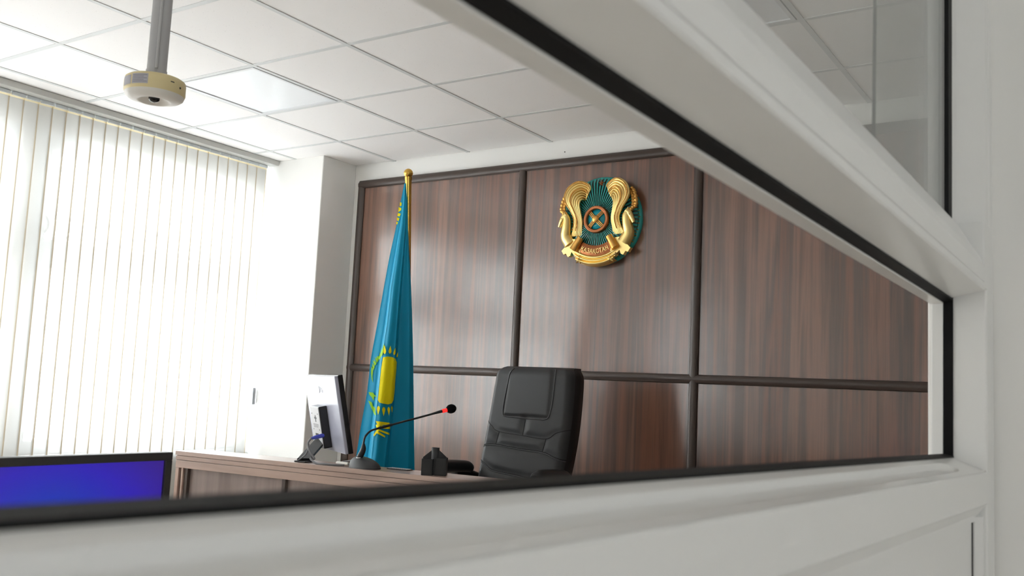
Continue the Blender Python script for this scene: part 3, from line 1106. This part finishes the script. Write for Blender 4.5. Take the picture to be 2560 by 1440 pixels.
pad = [(-0.50, 0.985), (-0.545, 0.93), (-0.575, 0.85), (-0.59, 0.74), (-0.575, 0.68), (-0.52, 0.657), (-0.3, 0.652), (0.3, 0.648), (0.50, 0.653), (0.565, 0.68), (0.60, 0.76), (0.61, 0.86), (0.62, 0.93), (0.64, 0.985)]
b.tube([front_pt(p[0], p[1], 0.001) for p in spline(pad, 6)], 0.0032, 8)
for L_ in (SEAMS[4], SEAMS[5]):
    b.tube([front_pt(p[0], p[1] - 0.008, 0.001) for p in spline(L_, 8)], 0.0024, 8)
b.ball(front_pt(0.28, 0.215, 0.004), 0.008, 1, 0.5, 1)
b.build('piping', M['piping'], back)
# seat, arms, base
def seat_pt(u, v):
    a = 2 * math.pi * u
    ph = math.pi * v
    c, s = math.cos(a), math.sin(a)
    e = lambda q, p: math.copysign(abs(q) ** p, q)
    rr = abs(math.sin(ph)) ** 0.35
    return Vector((CH.x + 0.255 * e(c, 0.5) * rr, 3.63 + 0.255 * e(s, 0.5) * rr, 0.665 + 0.062 * e(-math.cos(ph), 0.6)))
b = MB(); b.grid(seat_pt, 40, 16); b.build('seat', M['leather'], t)
for sg in (-1, 1):
    x = CH.x + sg * 0.275
    b = MB()
    P_ = spline([(x, 3.585, 0.935), (x, 3.60, 0.945), (x, 3.66, 0.946), (x, 3.80, 0.940), (x, 3.835, 0.930)], 5)
    n = len(P_)
    b.tube(P_, [0.037 * (0.75 + 0.25 * math.sin(math.pi * (0.15 + 0.7 * i / (n - 1)))) for i in range(n)], 14, flat=0.86)
    arm = b.build('armrest', M['plastic'], t)
    b = MB()
    b.tube(spline([(x, 3.61, 0.92), (x, 3.56, 0.85), (x - sg * 0.01, 3.54, 0.74), (x - sg * 0.03, 3.56, 0.66), (x - sg * 0.06, 3.66, 0.635)], 6), 0.018, 10)
    b.tube(spline([(x, 3.72, 0.915), (x, 3.84, 0.905), (x - sg * 0.02, 3.93, 0.87), (x - sg * 0.055, 3.955, 0.80)], 6), 0.020, 10)
    b.build('arm_support', M['plastic'], arm)
b = MB(); b.tube([(CH.x, 3.66, 0.28), (CH.x, 3.66, 0.62)], 0.028, 16); b.build('gas_column', M['chrome'], t)
b = MB()
for k in range(5):
    a = 2 * math.pi * k / 5 + 0.3
    d = Vector((math.cos(a), math.sin(a), 0))
    c = Vector((CH.x, 3.66, 0))
    b.tube([c + Vector((0, 0, 0.30)), c + d * 0.16 + Vector((0, 0, 0.285)), c + d * 0.30 + Vector((0, 0, 0.262))], [0.026, 0.022, 0.016], 10)
base = b.build('star_base', M['plastic'], t)
for k in range(5):
    a = 2 * math.pi * k / 5 + 0.3
    d = Vector((math.cos(a), math.sin(a), 0))
    c = Vector((CH.x, 3.66, 0)) + d * 0.30
    b = MB()
    nn = Vector((-d.y, d.x, 0))
    for s in (-0.014, 0.014):
        q = c + nn * s + Vector((0, 0, 0.227))
        b.tube([q - nn * 0.008, q + nn * 0.008], 0.027, 16)
    b.tube([c + Vector((0, 0, 0.225)), c + Vector((0, 0, 0.265))], 0.008, 8)
    b.build('caster', M['plastic'], base)

# ================================================================= judge monitor seen from behind
MC = Vector((-3.016, 3.089, 1.185))
mw = Vector((0.853, -0.522, 0)).normalized()
mn0 = Vector((-0.522, -0.853, 0)).normalized()      # out of the back
lean = math.radians(12)
mh = (Vector((0, 0, 1)) * math.cos(lean) + mn0 * math.sin(lean)).normalized()
mn = mw.cross(mh) * -1 if mw.cross(mh).dot(mn0) < 0 else mw.cross(mh)
MT = Matrix(((mw.x, mh.x, mn.x, MC.x), (mw.y, mh.y, mn.y, MC.y), (mw.z, mh.z, mn.z, MC.z), (0, 0, 0, 1)))
mb_ = BT @ Vector((-0.24, 0.05, TOP))
t = thing('monitor', 'silver-backed desktop monitor seen from behind on the judge bench', 'monitor', mb_)
b = MB(); b.box((-0.278, -0.166, -0.006), (0.278, 0.166, 0.010), MT); b.build('back_shell', M['silver'], t, bevel=0.004)
b = MB(); b.box((-0.280, -0.168, -0.026), (0.280, 0.168, -0.005), MT); b.build('front_bezel', M['gloss_black'], t, bevel=0.003)
b = MB(); b.box((-0.270, -0.155, -0.0275), (0.270, 0.160, -0.0255), MT); b.build('screen', M['off'], t)
b = MB(); b.box((-0.085, -0.150, 0.008), (0.075, 0.035, 0.046), MT); hump = b.build('rear_housing', M['gloss_black'], t, bevel=0.004)
b = MB(); b.box((-0.080, -0.145, 0.0455), (0.072, 0.032, 0.049), MT); pp = b.build('port_plate', M['portpl'], hump, bevel=0.001)
b = MB()
for (x0, y0, x1, y1) in ((-0.06, 0.0, -0.052, 0.006), (0.045, 0.0, 0.053, 0.006), (-0.06, -0.07, -0.052, -0.064), (0.045, -0.07, 0.053, -0.064), (-0.02, -0.02, 0.02, -0.012), (-0.006, -0.034, 0.008, -0.004),
                       (-0.05, -0.045, 0.04, -0.043), (-0.05, -0.051, 0.04, -0.049), (-0.05, -0.057, 0.03, -0.055), (-0.035, -0.105, 0.02, -0.085)):
    b.box((x0, y0, 0.0488), (x1, y1, 0.0496), MT)
b.build('port_marks', M['plasticm'], hump)
vs, fs = text_mesh('LG', 0.036, 0.0004)
b = MB()
# text reads from the back: x runs to the viewer's right
b.add([MT @ Vector((0.020 + v.x, 0.092 + v.y, 0.0112 + v.z)) for v in vs], fs)
R0 = 0.0165
b.lathe([(R0, 0.0104), (R0, 0.0116)], (0, 0, 0), None, 28)
n0 = len(b.v) - 28 * 4
for i in range(n0, len(b.v)):
    b.v[i] = MT @ (b.v[i] + Vector((-0.030, 0.104, 0)))
b.build('logo', M['logo'], t)
# stand: slanting neck down to a foot on the ledge
neck_top = MT @ Vector((-0.01, -0.115, 0.03))
ft = BT @ Vector((-0.262, 0.055, TOP))
b = MB()
dirn = (ft + Vector((0, 0, 0.01)) - neck_top)
sidev = mn0
b.prism([(-0.028, -0.007), (0.028, -0.007), (0.028, 0.007), (-0.028, 0.007)], sidev, dirn.normalized().cross(sidev), dirn.normalized(), neck_top, 0, dirn.length)
neck = b.build('stand_neck', M['plastic'], t, bevel=0.003)
b = MB(); b.prism([(-0.004, 0.007), (0.004, 0.007), (0.004, 0.010), (-0.004, 0.010)], sidev, dirn.normalized().cross(sidev), dirn.normalized(), neck_top, 0.0, dirn.length * 0.96); b.build('neck_stripe', M['silver'], neck)
b = MB(); b.box((-0.292, 0.028, TOP), (-0.232, 0.085, TOP + 0.006), BT); b.build('stand_foot', M['plastic'], t, bevel=0.003)

# VGA cable
pg = MT @ Vector((-0.005, -0.108, 0.052))
t = thing('monitor_cable', 'grey cable with a blue plug looping from the monitor to the ledge', 'cable', BT @ Vector((-0.18, 0.03, TOP)))
A = [at_depth(806, 1089, 4.06), at_depth(790, 1092, 3.98), at_depth(778, 1096, 3.92), at_depth(770, 1108, 3.89), at_depth(774, 1128, 3.87), at_depth(786, 1147, 3.86)]
gpt = lambda x, y, dz=0.0045: BT @ Vector((x, y, TOP + dz))
C_ = [gpt(-0.20, 0.022, 0.02), gpt(-0.165, 0.018), gpt(-0.12, 0.022), gpt(-0.07, 0.035), gpt(-0.045, 0.05)]
b = MB(); b.tube(spline([tuple(p) for p in A[2:] + C_], 8), 0.0042, 8); b.build('cord', M['cable'], t)
b = MB(); b.tube([A[0], A[0].lerp(A[2], 0.6), A[2]], [0.0095, 0.0085, 0.005], 10); tag(b.build('plug', M['blue'], t), 'blue cable plug')
b = MB(); b.tube(spline([tuple(at_depth(772, 1110, 3.92)), tuple(at_depth(765, 1135, 3.90)), tuple(gpt(-0.275, 0.028, 0.004))], 8), 0.003, 8); b.build('cord', M['cable'], t)
t = thing('white_connector', 'pale cable joints lying on the ledge against the microphone base', 'connector', gpt(-0.08, 0.07, 0))
b = MB()
b.tube([gpt(-0.10, 0.07, 0.009), gpt(-0.035, 0.062, 0.009)], 0.0065, 10)
b.build('connector_body', M['whitepl'], t)
b = MB()
b.tube(spline([tuple(gpt(-0.035, 0.062, 0.009)), tuple(gpt(0.0, 0.09, 0.012)), tuple(gpt(-0.05, 0.12, 0.02)), tuple(gpt(-0.12, 0.11, 0.006))], 8), 0.004, 8)
b.build('connector_lead', M['cable'], t)

# ================================================================= gooseneck microphone
mbse = BT @ Vector((0.049, 0.060, TOP))
t = thing('microphone', 'black gooseneck conference microphone with red ring on the bench ledge', 'microphone', mbse)
TM = Matrix.Translation(mbse) @ Matrix.Rotation(ANG - 0.25, 4, 'Z')
def base_pt(u, v):
    a = 2 * math.pi * u
    r = v
    x = 0.079 * math.cos(a)
    y = 0.052 * math.sin(a)
    hgt = 0.044 * (1 - abs(r) ** 3.2) ** 0.6 if r < 1 else 0
    sx = x * r
    hgt *= (0.82 - 0.35 * (sx / 0.079))
    return TM @ Vector((sx, y * r, 0.004 + hgt))
b = MB(); b.grid(base_pt, 40, 14)
b.prism([(0.079 * math.cos(2 * math.pi * k / 40), 0.052 * math.sin(2 * math.pi * k / 40)) for k in range(40)], (TM.to_3x3() @ Vector((1, 0, 0))), (TM.to_3x3() @ Vector((0, 1, 0))), (0, 0, 1), mbse, 0, 0.0055)
b.build('mic_base', M['plasticm'], t)
s0 = mbse + RT * -0.024 + Vector((0, 0, 0.040))
D0 = (s0 - EYE).dot(fwd)
GP = [(905.6, 1150), (907, 1128), (909, 1108)]
def gp(i, x, y, d):
    return at_depth(x, y, D0 + d)
stalk = [s0, gp(0, 907.5, 1125, 0.0), gp(0, 909, 1108, 0.0)]
b = MB(); b.tube([stalk[0] + Vector((0, 0, -0.004)), stalk[0] + Vector((0, 0, 0.003))], 0.014, 16); b.build('collar', M['chrome'], t)
b = MB(); b.tube(spline([tuple(p) for p in stalk], 4), [0.0125, 0.0125, 0.0124, 0.012, 0.0115, 0.0105, 0.009, 0.007, 0.0045], 14); b.build('stem', M['plastic'], t)
goose = spline([tuple(p) for p in (stalk[2], gp(0, 911.5, 1095, .005), gp(0, 917, 1086, .01), gp(0, 928, 1076.5, .02), gp(0, 943, 1071.5, .035), gp(0, 958.7, 1067.5, .05), gp(0, 1005, 1055, .09), gp(0, 1052.5, 1042.5, .13), gp(0, 1106, 1027.5, .17))], 6)
b = MB(); b.tube(goose, 0.0042, 8); b.tube(goose[26:34], 0.0056, 8); b.tube(goose[-4:], [0.0042, 0.005, 0.006, 0.0065], 10); b.build('gooseneck', M['plastic'], t)
h0, h1 = gp(0, 1105.5, 1028, .17), gp(0, 1117, 1025, .178)
b = MB(); b.tube([h0, h1], 0.0078, 16); tag(b.build('light_ring', M['ring'], t), 'glowing red ring')
hc = gp(0, 1128, 1022, .187)
hd = (h1 - h0).normalized()
q = hd.to_track_quat('Z', 'Y').to_matrix()
b = MB(); b.lathe([(max(1e-5, 0.0195 * math.sin(math.pi * i / 14)), -0.0225 * math.cos(math.pi * i / 14)) for i in range(15)], hc, q, 24); b.build('foam_windscreen', M['foam'], t)

# keypad-like object behind the base
kb = BT @ Vector((0.155, 0.115, TOP))
t = thing('keypad', 'small dark keypad with pale dotted keys behind the microphone base', 'keypad', kb)
b = MB(); b.box((0.12, 0.11, TOP), (0.222, 0.15, TOP + 0.004), BT); b.build('keypad_case', M['plasticm'], t, bevel=0.002)
b = MB()
for i in range(9):
    for j in range(3):
        b.box((0.125 + i * 0.0105, 0.1135 + j * 0.0115, TOP + 0.004), (0.1315 + i * 0.0105, 0.120 + j * 0.0115, TOP + 0.0055), BT)
b.build('keys', M['portpl'], t)

# ================================================================= pen organiser
pc = BT @ Vector((0.378, 0.064, TOP))
t = thing('pen_organizer', 'black plastic pen organizer with a central tube on the bench ledge', 'pen organizer', pc)
PT = Matrix.Translation(pc) @ Matrix.Rotation(ANG + math.radians(26), 4, 'Z')
b = MB()
r, th = 0.0155, 0.002
prof = [(r, 0), (r, 0.104), (r - th, 0.104), (r - th, 0.03), (0.0001, 0.03)]
b.lathe(prof, pc + PT.to_3x3() @ Vector((0, 0, 0)), PT.to_3x3(), 24)
b.build('centre_tube', M['plasticm'], t)
def tray(sx0, sx1, sy0, sy1, h):
    b = MB()
    tt = 0.0022
    b.box((sx0, sy0, 0), (sx1, sy1, 0.004), PT)
    b.box((sx0, sy0, 0.004), (sx0 + tt, sy1, h), PT)
    b.box((sx1 - tt, sy0, 0.004), (sx1, sy1, h), PT)
    b.box((sx0 + tt, sy0, 0.004), (sx1 - tt, sy0 + tt, h), PT)
    b.box((sx0 + tt, sy1 - tt, 0.004), (sx1 - tt, sy1, h), PT)
    b.build('compartment', M['plastic'], t, bevel=0.0008)
tray(-0.047, -0.004, -0.035, 0.004, 0.062)
tray(0.004, 0.047, -0.030, 0.032, 0.066)
tray(-0.047, -0.004, 0.006, 0.036, 0.066)
for sg, yo in ((-1, 0.010), (1, 0.012), (-1, -0.004), (1, -0.006)):
    b = MB()
    pr = [(0.012, 0.095), (0.046, 0.066), (0.046, 0.058), (0.012, 0.058)]
    pr = [(sg * a_, c_) for a_, c_ in pr]
    if sg < 0:
        pr = pr[::-1]
    R3 = PT.to_3x3()
    b.prism(pr, R3 @ Vector((1, 0, 0)), (0, 0, 1), R3 @ Vector((0, -1, 0)), pc, -yo - 0.001, -yo + 0.001)
    b.build('fin', M['plastic'], t)

# ================================================================= ceiling camera on a conduit
DC = Vector((-2.0975, 1.4485, 2.047))
t = thing('ceiling_camera', 'round cream fisheye camera hanging on a white conduit from the ceiling', 'camera', (DC.x, DC.y, CEIL))
b = MB()
b.lathe([(0.0255, 2.078), (0.0262, 2.10), (0.0245, 2.102), (0.0245, CEIL)], (DC.x, DC.y, 0), None, 28)
b.tube([(DC.x + 0.021, DC.y - 0.016, 2.10), (DC.x + 0.021, DC.y - 0.016, CEIL)], 0.004, 8)
b.build('conduit', M['conduit'], t)
b = MB()
b.lathe([(0.0, 0.030), (0.068, 0.030), (0.074, 0.026), (0.0755, 0.018), (0.0755, -0.006), (0.0735, -0.012)], DC, None, 56)
body = b.build('camera_body', M['cream'], t)
b = MB()
b.lathe([(0.0735, -0.0115), (0.0715, -0.017), (0.064, -0.0225), (0.052, -0.0262), (0.044, -0.0275), (0.041, -0.0278), (0.038, -0.0268), (0.030, -0.0215), (0.020, -0.0175), (0.012, -0.0165)], DC, None, 56)
b.build('lower_cover', M['whitepl'], t)
b = MB(); b.lathe([(0.014, -0.0155), (0.014, -0.0225), (0.0125, -0.0255), (0.008, -0.029), (0.0001, -0.0305)], DC, None, 28); b.build('lens', M['lens'], t)
b = MB()
cam_dir = math.atan2(EYE.y - DC.y, EYE.x - DC.x)
def arc(a0, a1, z0, z1, r, mi=0, nn=8):
    b.grid(lambda u, v: DC + Vector((r * math.cos(cam_dir + math.radians(lerp(a0, a1, u))), r * math.sin(cam_dir + math.radians(lerp(a0, a1, u))), lerp(z0, z1, v))), nn, 1, True, mi)
arc(-47, -14, -0.004, 0.022, 0.0759)
arc(-78, -50, -0.004, 0.020, 0.0759)
for k in range(5):
    arc(-45, -16 - 6 * (k % 2), 0.0005 + k * 0.0042, 0.0018 + k * 0.0042, 0.0761, 1)
b.build('sticker', [M['sticker'], M['ink']], body)
b = MB()
arc(28, 36, 0.011, 0.0135, 0.0758)
a = cam_dir + math.radians(52)
b.ball(DC + Vector((0.0750 * math.cos(a), 0.0750 * math.sin(a), 0.004)), 0.003, n=8, m=6)
b.build('slot_and_screw', M['plasticm'], body)

# ================================================================= near desk monitor with blue screen
NX = -1.66
DK = 0.72
t = thing('desk', 'plain wooden desk standing under the blue-screened monitor', 'desk', (-1.9, 1.0, 0))
b = MB(); b.box((-2.2, 0.45, DK - 0.025), (-1.45, 1.75, DK)); b.build('desk_top', M['desk'], t, bevel=0.003)
for x, y in ((-2.16, 0.5), (-2.16, 1.66), (-1.53, 0.5), (-1.53, 1.66)):
    b = MB(); b.box((x, y, 0), (x + 0.04, y + 0.04, DK - 0.025)); b.build('leg', M['desk'], t)
t = thing('desktop_monitor', 'black-framed monitor showing a violet blue screen on the nearer desk', 'monitor', (NX - 0.05, 0.985, DK))
y0, y1, z0, z1 = 0.705, 1.266, 0.835, 1.161
bz = 0.0165
b = MB()
for (a_, c_, d_, e_) in ((y0, z1 - bz, y1, z1), (y0, z0, y1, z0 + 0.025), (y0, z0 + 0.025, y0 + bz, z1 - bz), (y1 - bz, z0 + 0.025, y1, z1 - bz)):
    b.box((NX - 0.028, a_, c_), (NX, d_, e_))
b.box((NX - 0.034, y0 + 0.004, z0 + 0.004), (NX - 0.012, y1 - 0.004, z1 - 0.004))
b.build('bezel', M['bezel'], t, bevel=0.0015)
b = MB(); b.box((NX - 0.012, y0 + bz, z0 + 0.025), (NX - 0.006, y1 - bz, z1 - bz)); o = b.build('screen', M['screen'], t)
b = MB(); b.box((NX - 0.075, 0.94, DK + 0.012), (NX - 0.034, 1.03, 0.98)); b.build('stand_neck', M['plastic'], t, bevel=0.004)
b = MB(); b.lathe([(0.12, 0), (0.12, 0.008), (0.11, 0.013), (0.0, 0.014)], (NX - 0.05, 0.985, DK), None, 36); b.build('stand_foot', M['plastic'], t)

# ================================================================= glazed partition beside the camera
ax_l = Vector((0.023, 1.0, -0.017)).normalized()
ax_n = ax_l.cross(Vector((0, 0, 1))).normalized()
ax_u = ax_n.cross(ax_l)
LT = Matrix(((ax_n.x, ax_l.x, ax_u.x, EYE.x), (ax_n.y, ax_l.y, ax_u.y, EYE.y), (ax_n.z, ax_l.z, ax_u.z, EYE.z), (0, 0, 0, 1)))


def Lw(x, y, z):
    return LT @ Vector((x, y, z))


YE = 1.485          # end reveal of the openings
YS = -1.3           # far start of the partition, behind the camera
t = thing('glass_partition', 'white plastic framed glass partition crossing close in front of the view', 'partition', Lw(-0.24, 0.2, -1.3))
AX, AU, AL = ax_n, ax_u, ax_l


def rail(name, poly, y0, y1, m='pvc', bev=0.0012, parent=None):
    b = MB()
    b.prism(poly, AX, AU, AL, EYE, y0, y1)
    return b.build(name, M[m], parent or t, bevel=bev)


# lower sill rail with a finger groove in its sloping ledge
def sill_fn(u, v):
    # u along the rail, v from the seal to the front edge
    y = lerp(YS, YE, u)
    x = lerp(-0.2505, -0.208, v)
    z = lerp(-0.0402, -0.0562, v)
    # capsule-shaped channel
    cy, cv = 1.30, 0.5
    dv = (v - 0.52) * 0.046
    dy = max(0.0, y - 1.31) if y > 0 else max(0.0, -0.9 - y)
    d = math.hypot(dv, dy * 0.28)
    k = max(0.0, min(1.0, (0.0122 - d) / 0.0026))
    z -= 0.0065 * (k * k * (3 - 2 * k))
    return Lw(x, y, z)


b = MB()
b.grid(sill_fn, 500, 56)
fe = [(-0.208, -0.0565), (-0.2065, -0.0585), (-0.2065, -0.100), (-0.210, -0.104), (-0.2185, -0.116), (-0.2185, -0.124), (-0.2655, -0.124), (-0.281, -0.085), (-0.281, -0.060), (-0.2755, -0.045), (-0.2635, -0.042), (-0.2505, -0.0510)]
b.prism(fe, AX, AU, AL, EYE, YS, YE + 0.005)
b.build('sill_rail', M['pvc'], t)
# middle rail
rail('mid_rail', [(-0.262, 0.1895), (-0.2505, 0.1895), (-0.2085, 0.1995), (-0.2065, 0.2015), (-0.2065, 0.2085), (-0.2085, 0.2092), (-0.2085, 0.2105), (-0.2068, 0.2112), (-0.2068, 0.232), (-0.212, 0.246), (-0.244, 0.299), (-0.250, 0.3015), (-0.258, 0.3015), (-0.281, 0.290), (-0.281, 0.205), (-0.2755, 0.193)], YS, 1.4745)
# end post beside the wall: deeper below, sloping bead above
def post(poly, z0, z1, name, m='pvc', bev=0.0012):
    b = MB()
    b.prism(poly, AX, AL, AU, EYE, z0, z1)
    return b.build(name, M[m], t, bevel=bev)
post([(-0.281, YE + 0.005), (-0.2755, YE), (-0.2505, YE), (-0.2085, YE + 0.0005), (-0.2065, YE + 0.003), (-0.2065, YE + 0.012), (-0.2065, 1.548), (-0.281, 1.548)], -1.26, 0.202, 'lower_post')
post([(-0.281, 1.50), (-0.2755, 1.492), (-0.258, 1.492), (-0.258, 1.470), (-0.2495, 1.470), (-0.244, 1.474), (-0.2110, 1.512), (-0.2085, 1.518), (-0.2065, 1.520), (-0.2065, 1.548), (-0.281, 1.548)], 0.2985, 1.44, 'upper_post')
post([(-0.281, 1.47), (-0.2085, 1.47), (-0.2065, 1.472), (-0.2065, 1.548), (-0.281, 1.548)], 0.2022, 0.2984, 'post_joint')
# white outer beads
rail('outer_bead', [(-0.282, 0.182), (-0.2635, 0.182), (-0.2635, 0.1905), (-0.282, 0.1905)], YS, YE, bev=0.001)
rail('outer_bead', [(-0.282, -0.052), (-0.2755, -0.046), (-0.2635, -0.043), (-0.2635, -0.05), (-0.282, -0.06)], YS, YE, bev=0.001)
post([(-0.279, YE - 0.004), (-0.2635, YE - 0.004), (-0.2635, YE + 0.004), (-0.279, YE + 0.004)], -0.05, 0.190, 'outer_bead', bev=0.001)
post([(-0.279, 1.488), (-0.258, 1.488), (-0.258, 1.494), (-0.279, 1.494)], 0.30, 1.44, 'outer_bead', bev=0.001)
# black seals
b = MB()
b.prism([(-0.263, 0.1835), (-0.2505, 0.1865), (-0.2505, 0.191), (-0.263, 0.191)], AX, AU, AL, EYE, YS, YE)
b.prism([(-0.263, -0.0435), (-0.2500, -0.0435), (-0.2500, -0.0378), (-0.263, -0.0355)], AX, AU, AL, EYE, YS, YE)
b.prism([(-0.263, YE - 0.0045), (-0.2505, YE - 0.003), (-0.2505, YE + 0.002), (-0.263, YE + 0.002)], AX, AL, AU, EYE, -0.043, 0.190)
b.build('opening_seal', M['seal'], t)
b = MB()
b.prism([(-0.2575, 1.438), (-0.2495, 1.444), (-0.2495, 1.474), (-0.2575, 1.474)], AX, AL, AU, EYE, 0.302, 1.44)
b.build('pane_seal', M['seal'], t)
# upper panes (overlapping sheets)
def pane(x, y0, y1, z0, z1, m, name, edge=True):
    b = MB()
    vs = [Lw(*p) for p in ((x - 0.002, y0, z0), (x + 0.002, y0, z0), (x + 0.002, y1, z0), (x - 0.002, y1, z0), (x - 0.002, y0, z1), (x + 0.002, y0, z1), (x + 0.002, y1, z1), (x - 0.002, y1, z1))]
    b.add(vs, [(1, 2, 6, 5), (3, 0, 4, 7)], False, 0)
    if edge:
        b.add(vs, [(0, 1, 5, 4)], False, 1)
    b.build(name, [M[m], M['gedge']], t)
pane(-0.2545, YS, 1.470, 0.296, 1.44, 'glass', 'glass_pane', False)
pane(-0.2610, 1.063, 1.488, 0.296, 1.44, 'glass2', 'glass_pane', True)
# top rail, back post, lower infill panel
rail('top_rail', [(-0.281, 1.38), (-0.2065, 1.38), (-0.2065, 1.445), (-0.281, 1.445)], YS, 1.548)
post([(-0.281, YS - 0.07), (-0.2065, YS - 0.07), (-0.2065, YS), (-0.281, YS)], -1.30, 1.445, 'back_post')
b = MB()
b.prism([(-0.255, -1.27), (-0.2225, -1.27), (-0.2225, -0.1165), (-0.255, -0.1165)], AX, AU, AL, EYE, YS, 1.4545)
b.build('infill_panel', M['pvc'], t)
post([(-0.245, 1.4548), (-0.2215, 1.4548), (-0.2215, 1.4592), (-0.245, 1.4592)], -1.26, -0.117, 'infill_seal', 'seal', 0)
post([(-0.262, 1.4595), (-0.219, 1.4595), (-0.2115, 1.474), (-0.2115, YE + 0.001), (-0.262, YE + 0.001)], -1.26, -0.118, 'infill_bead')
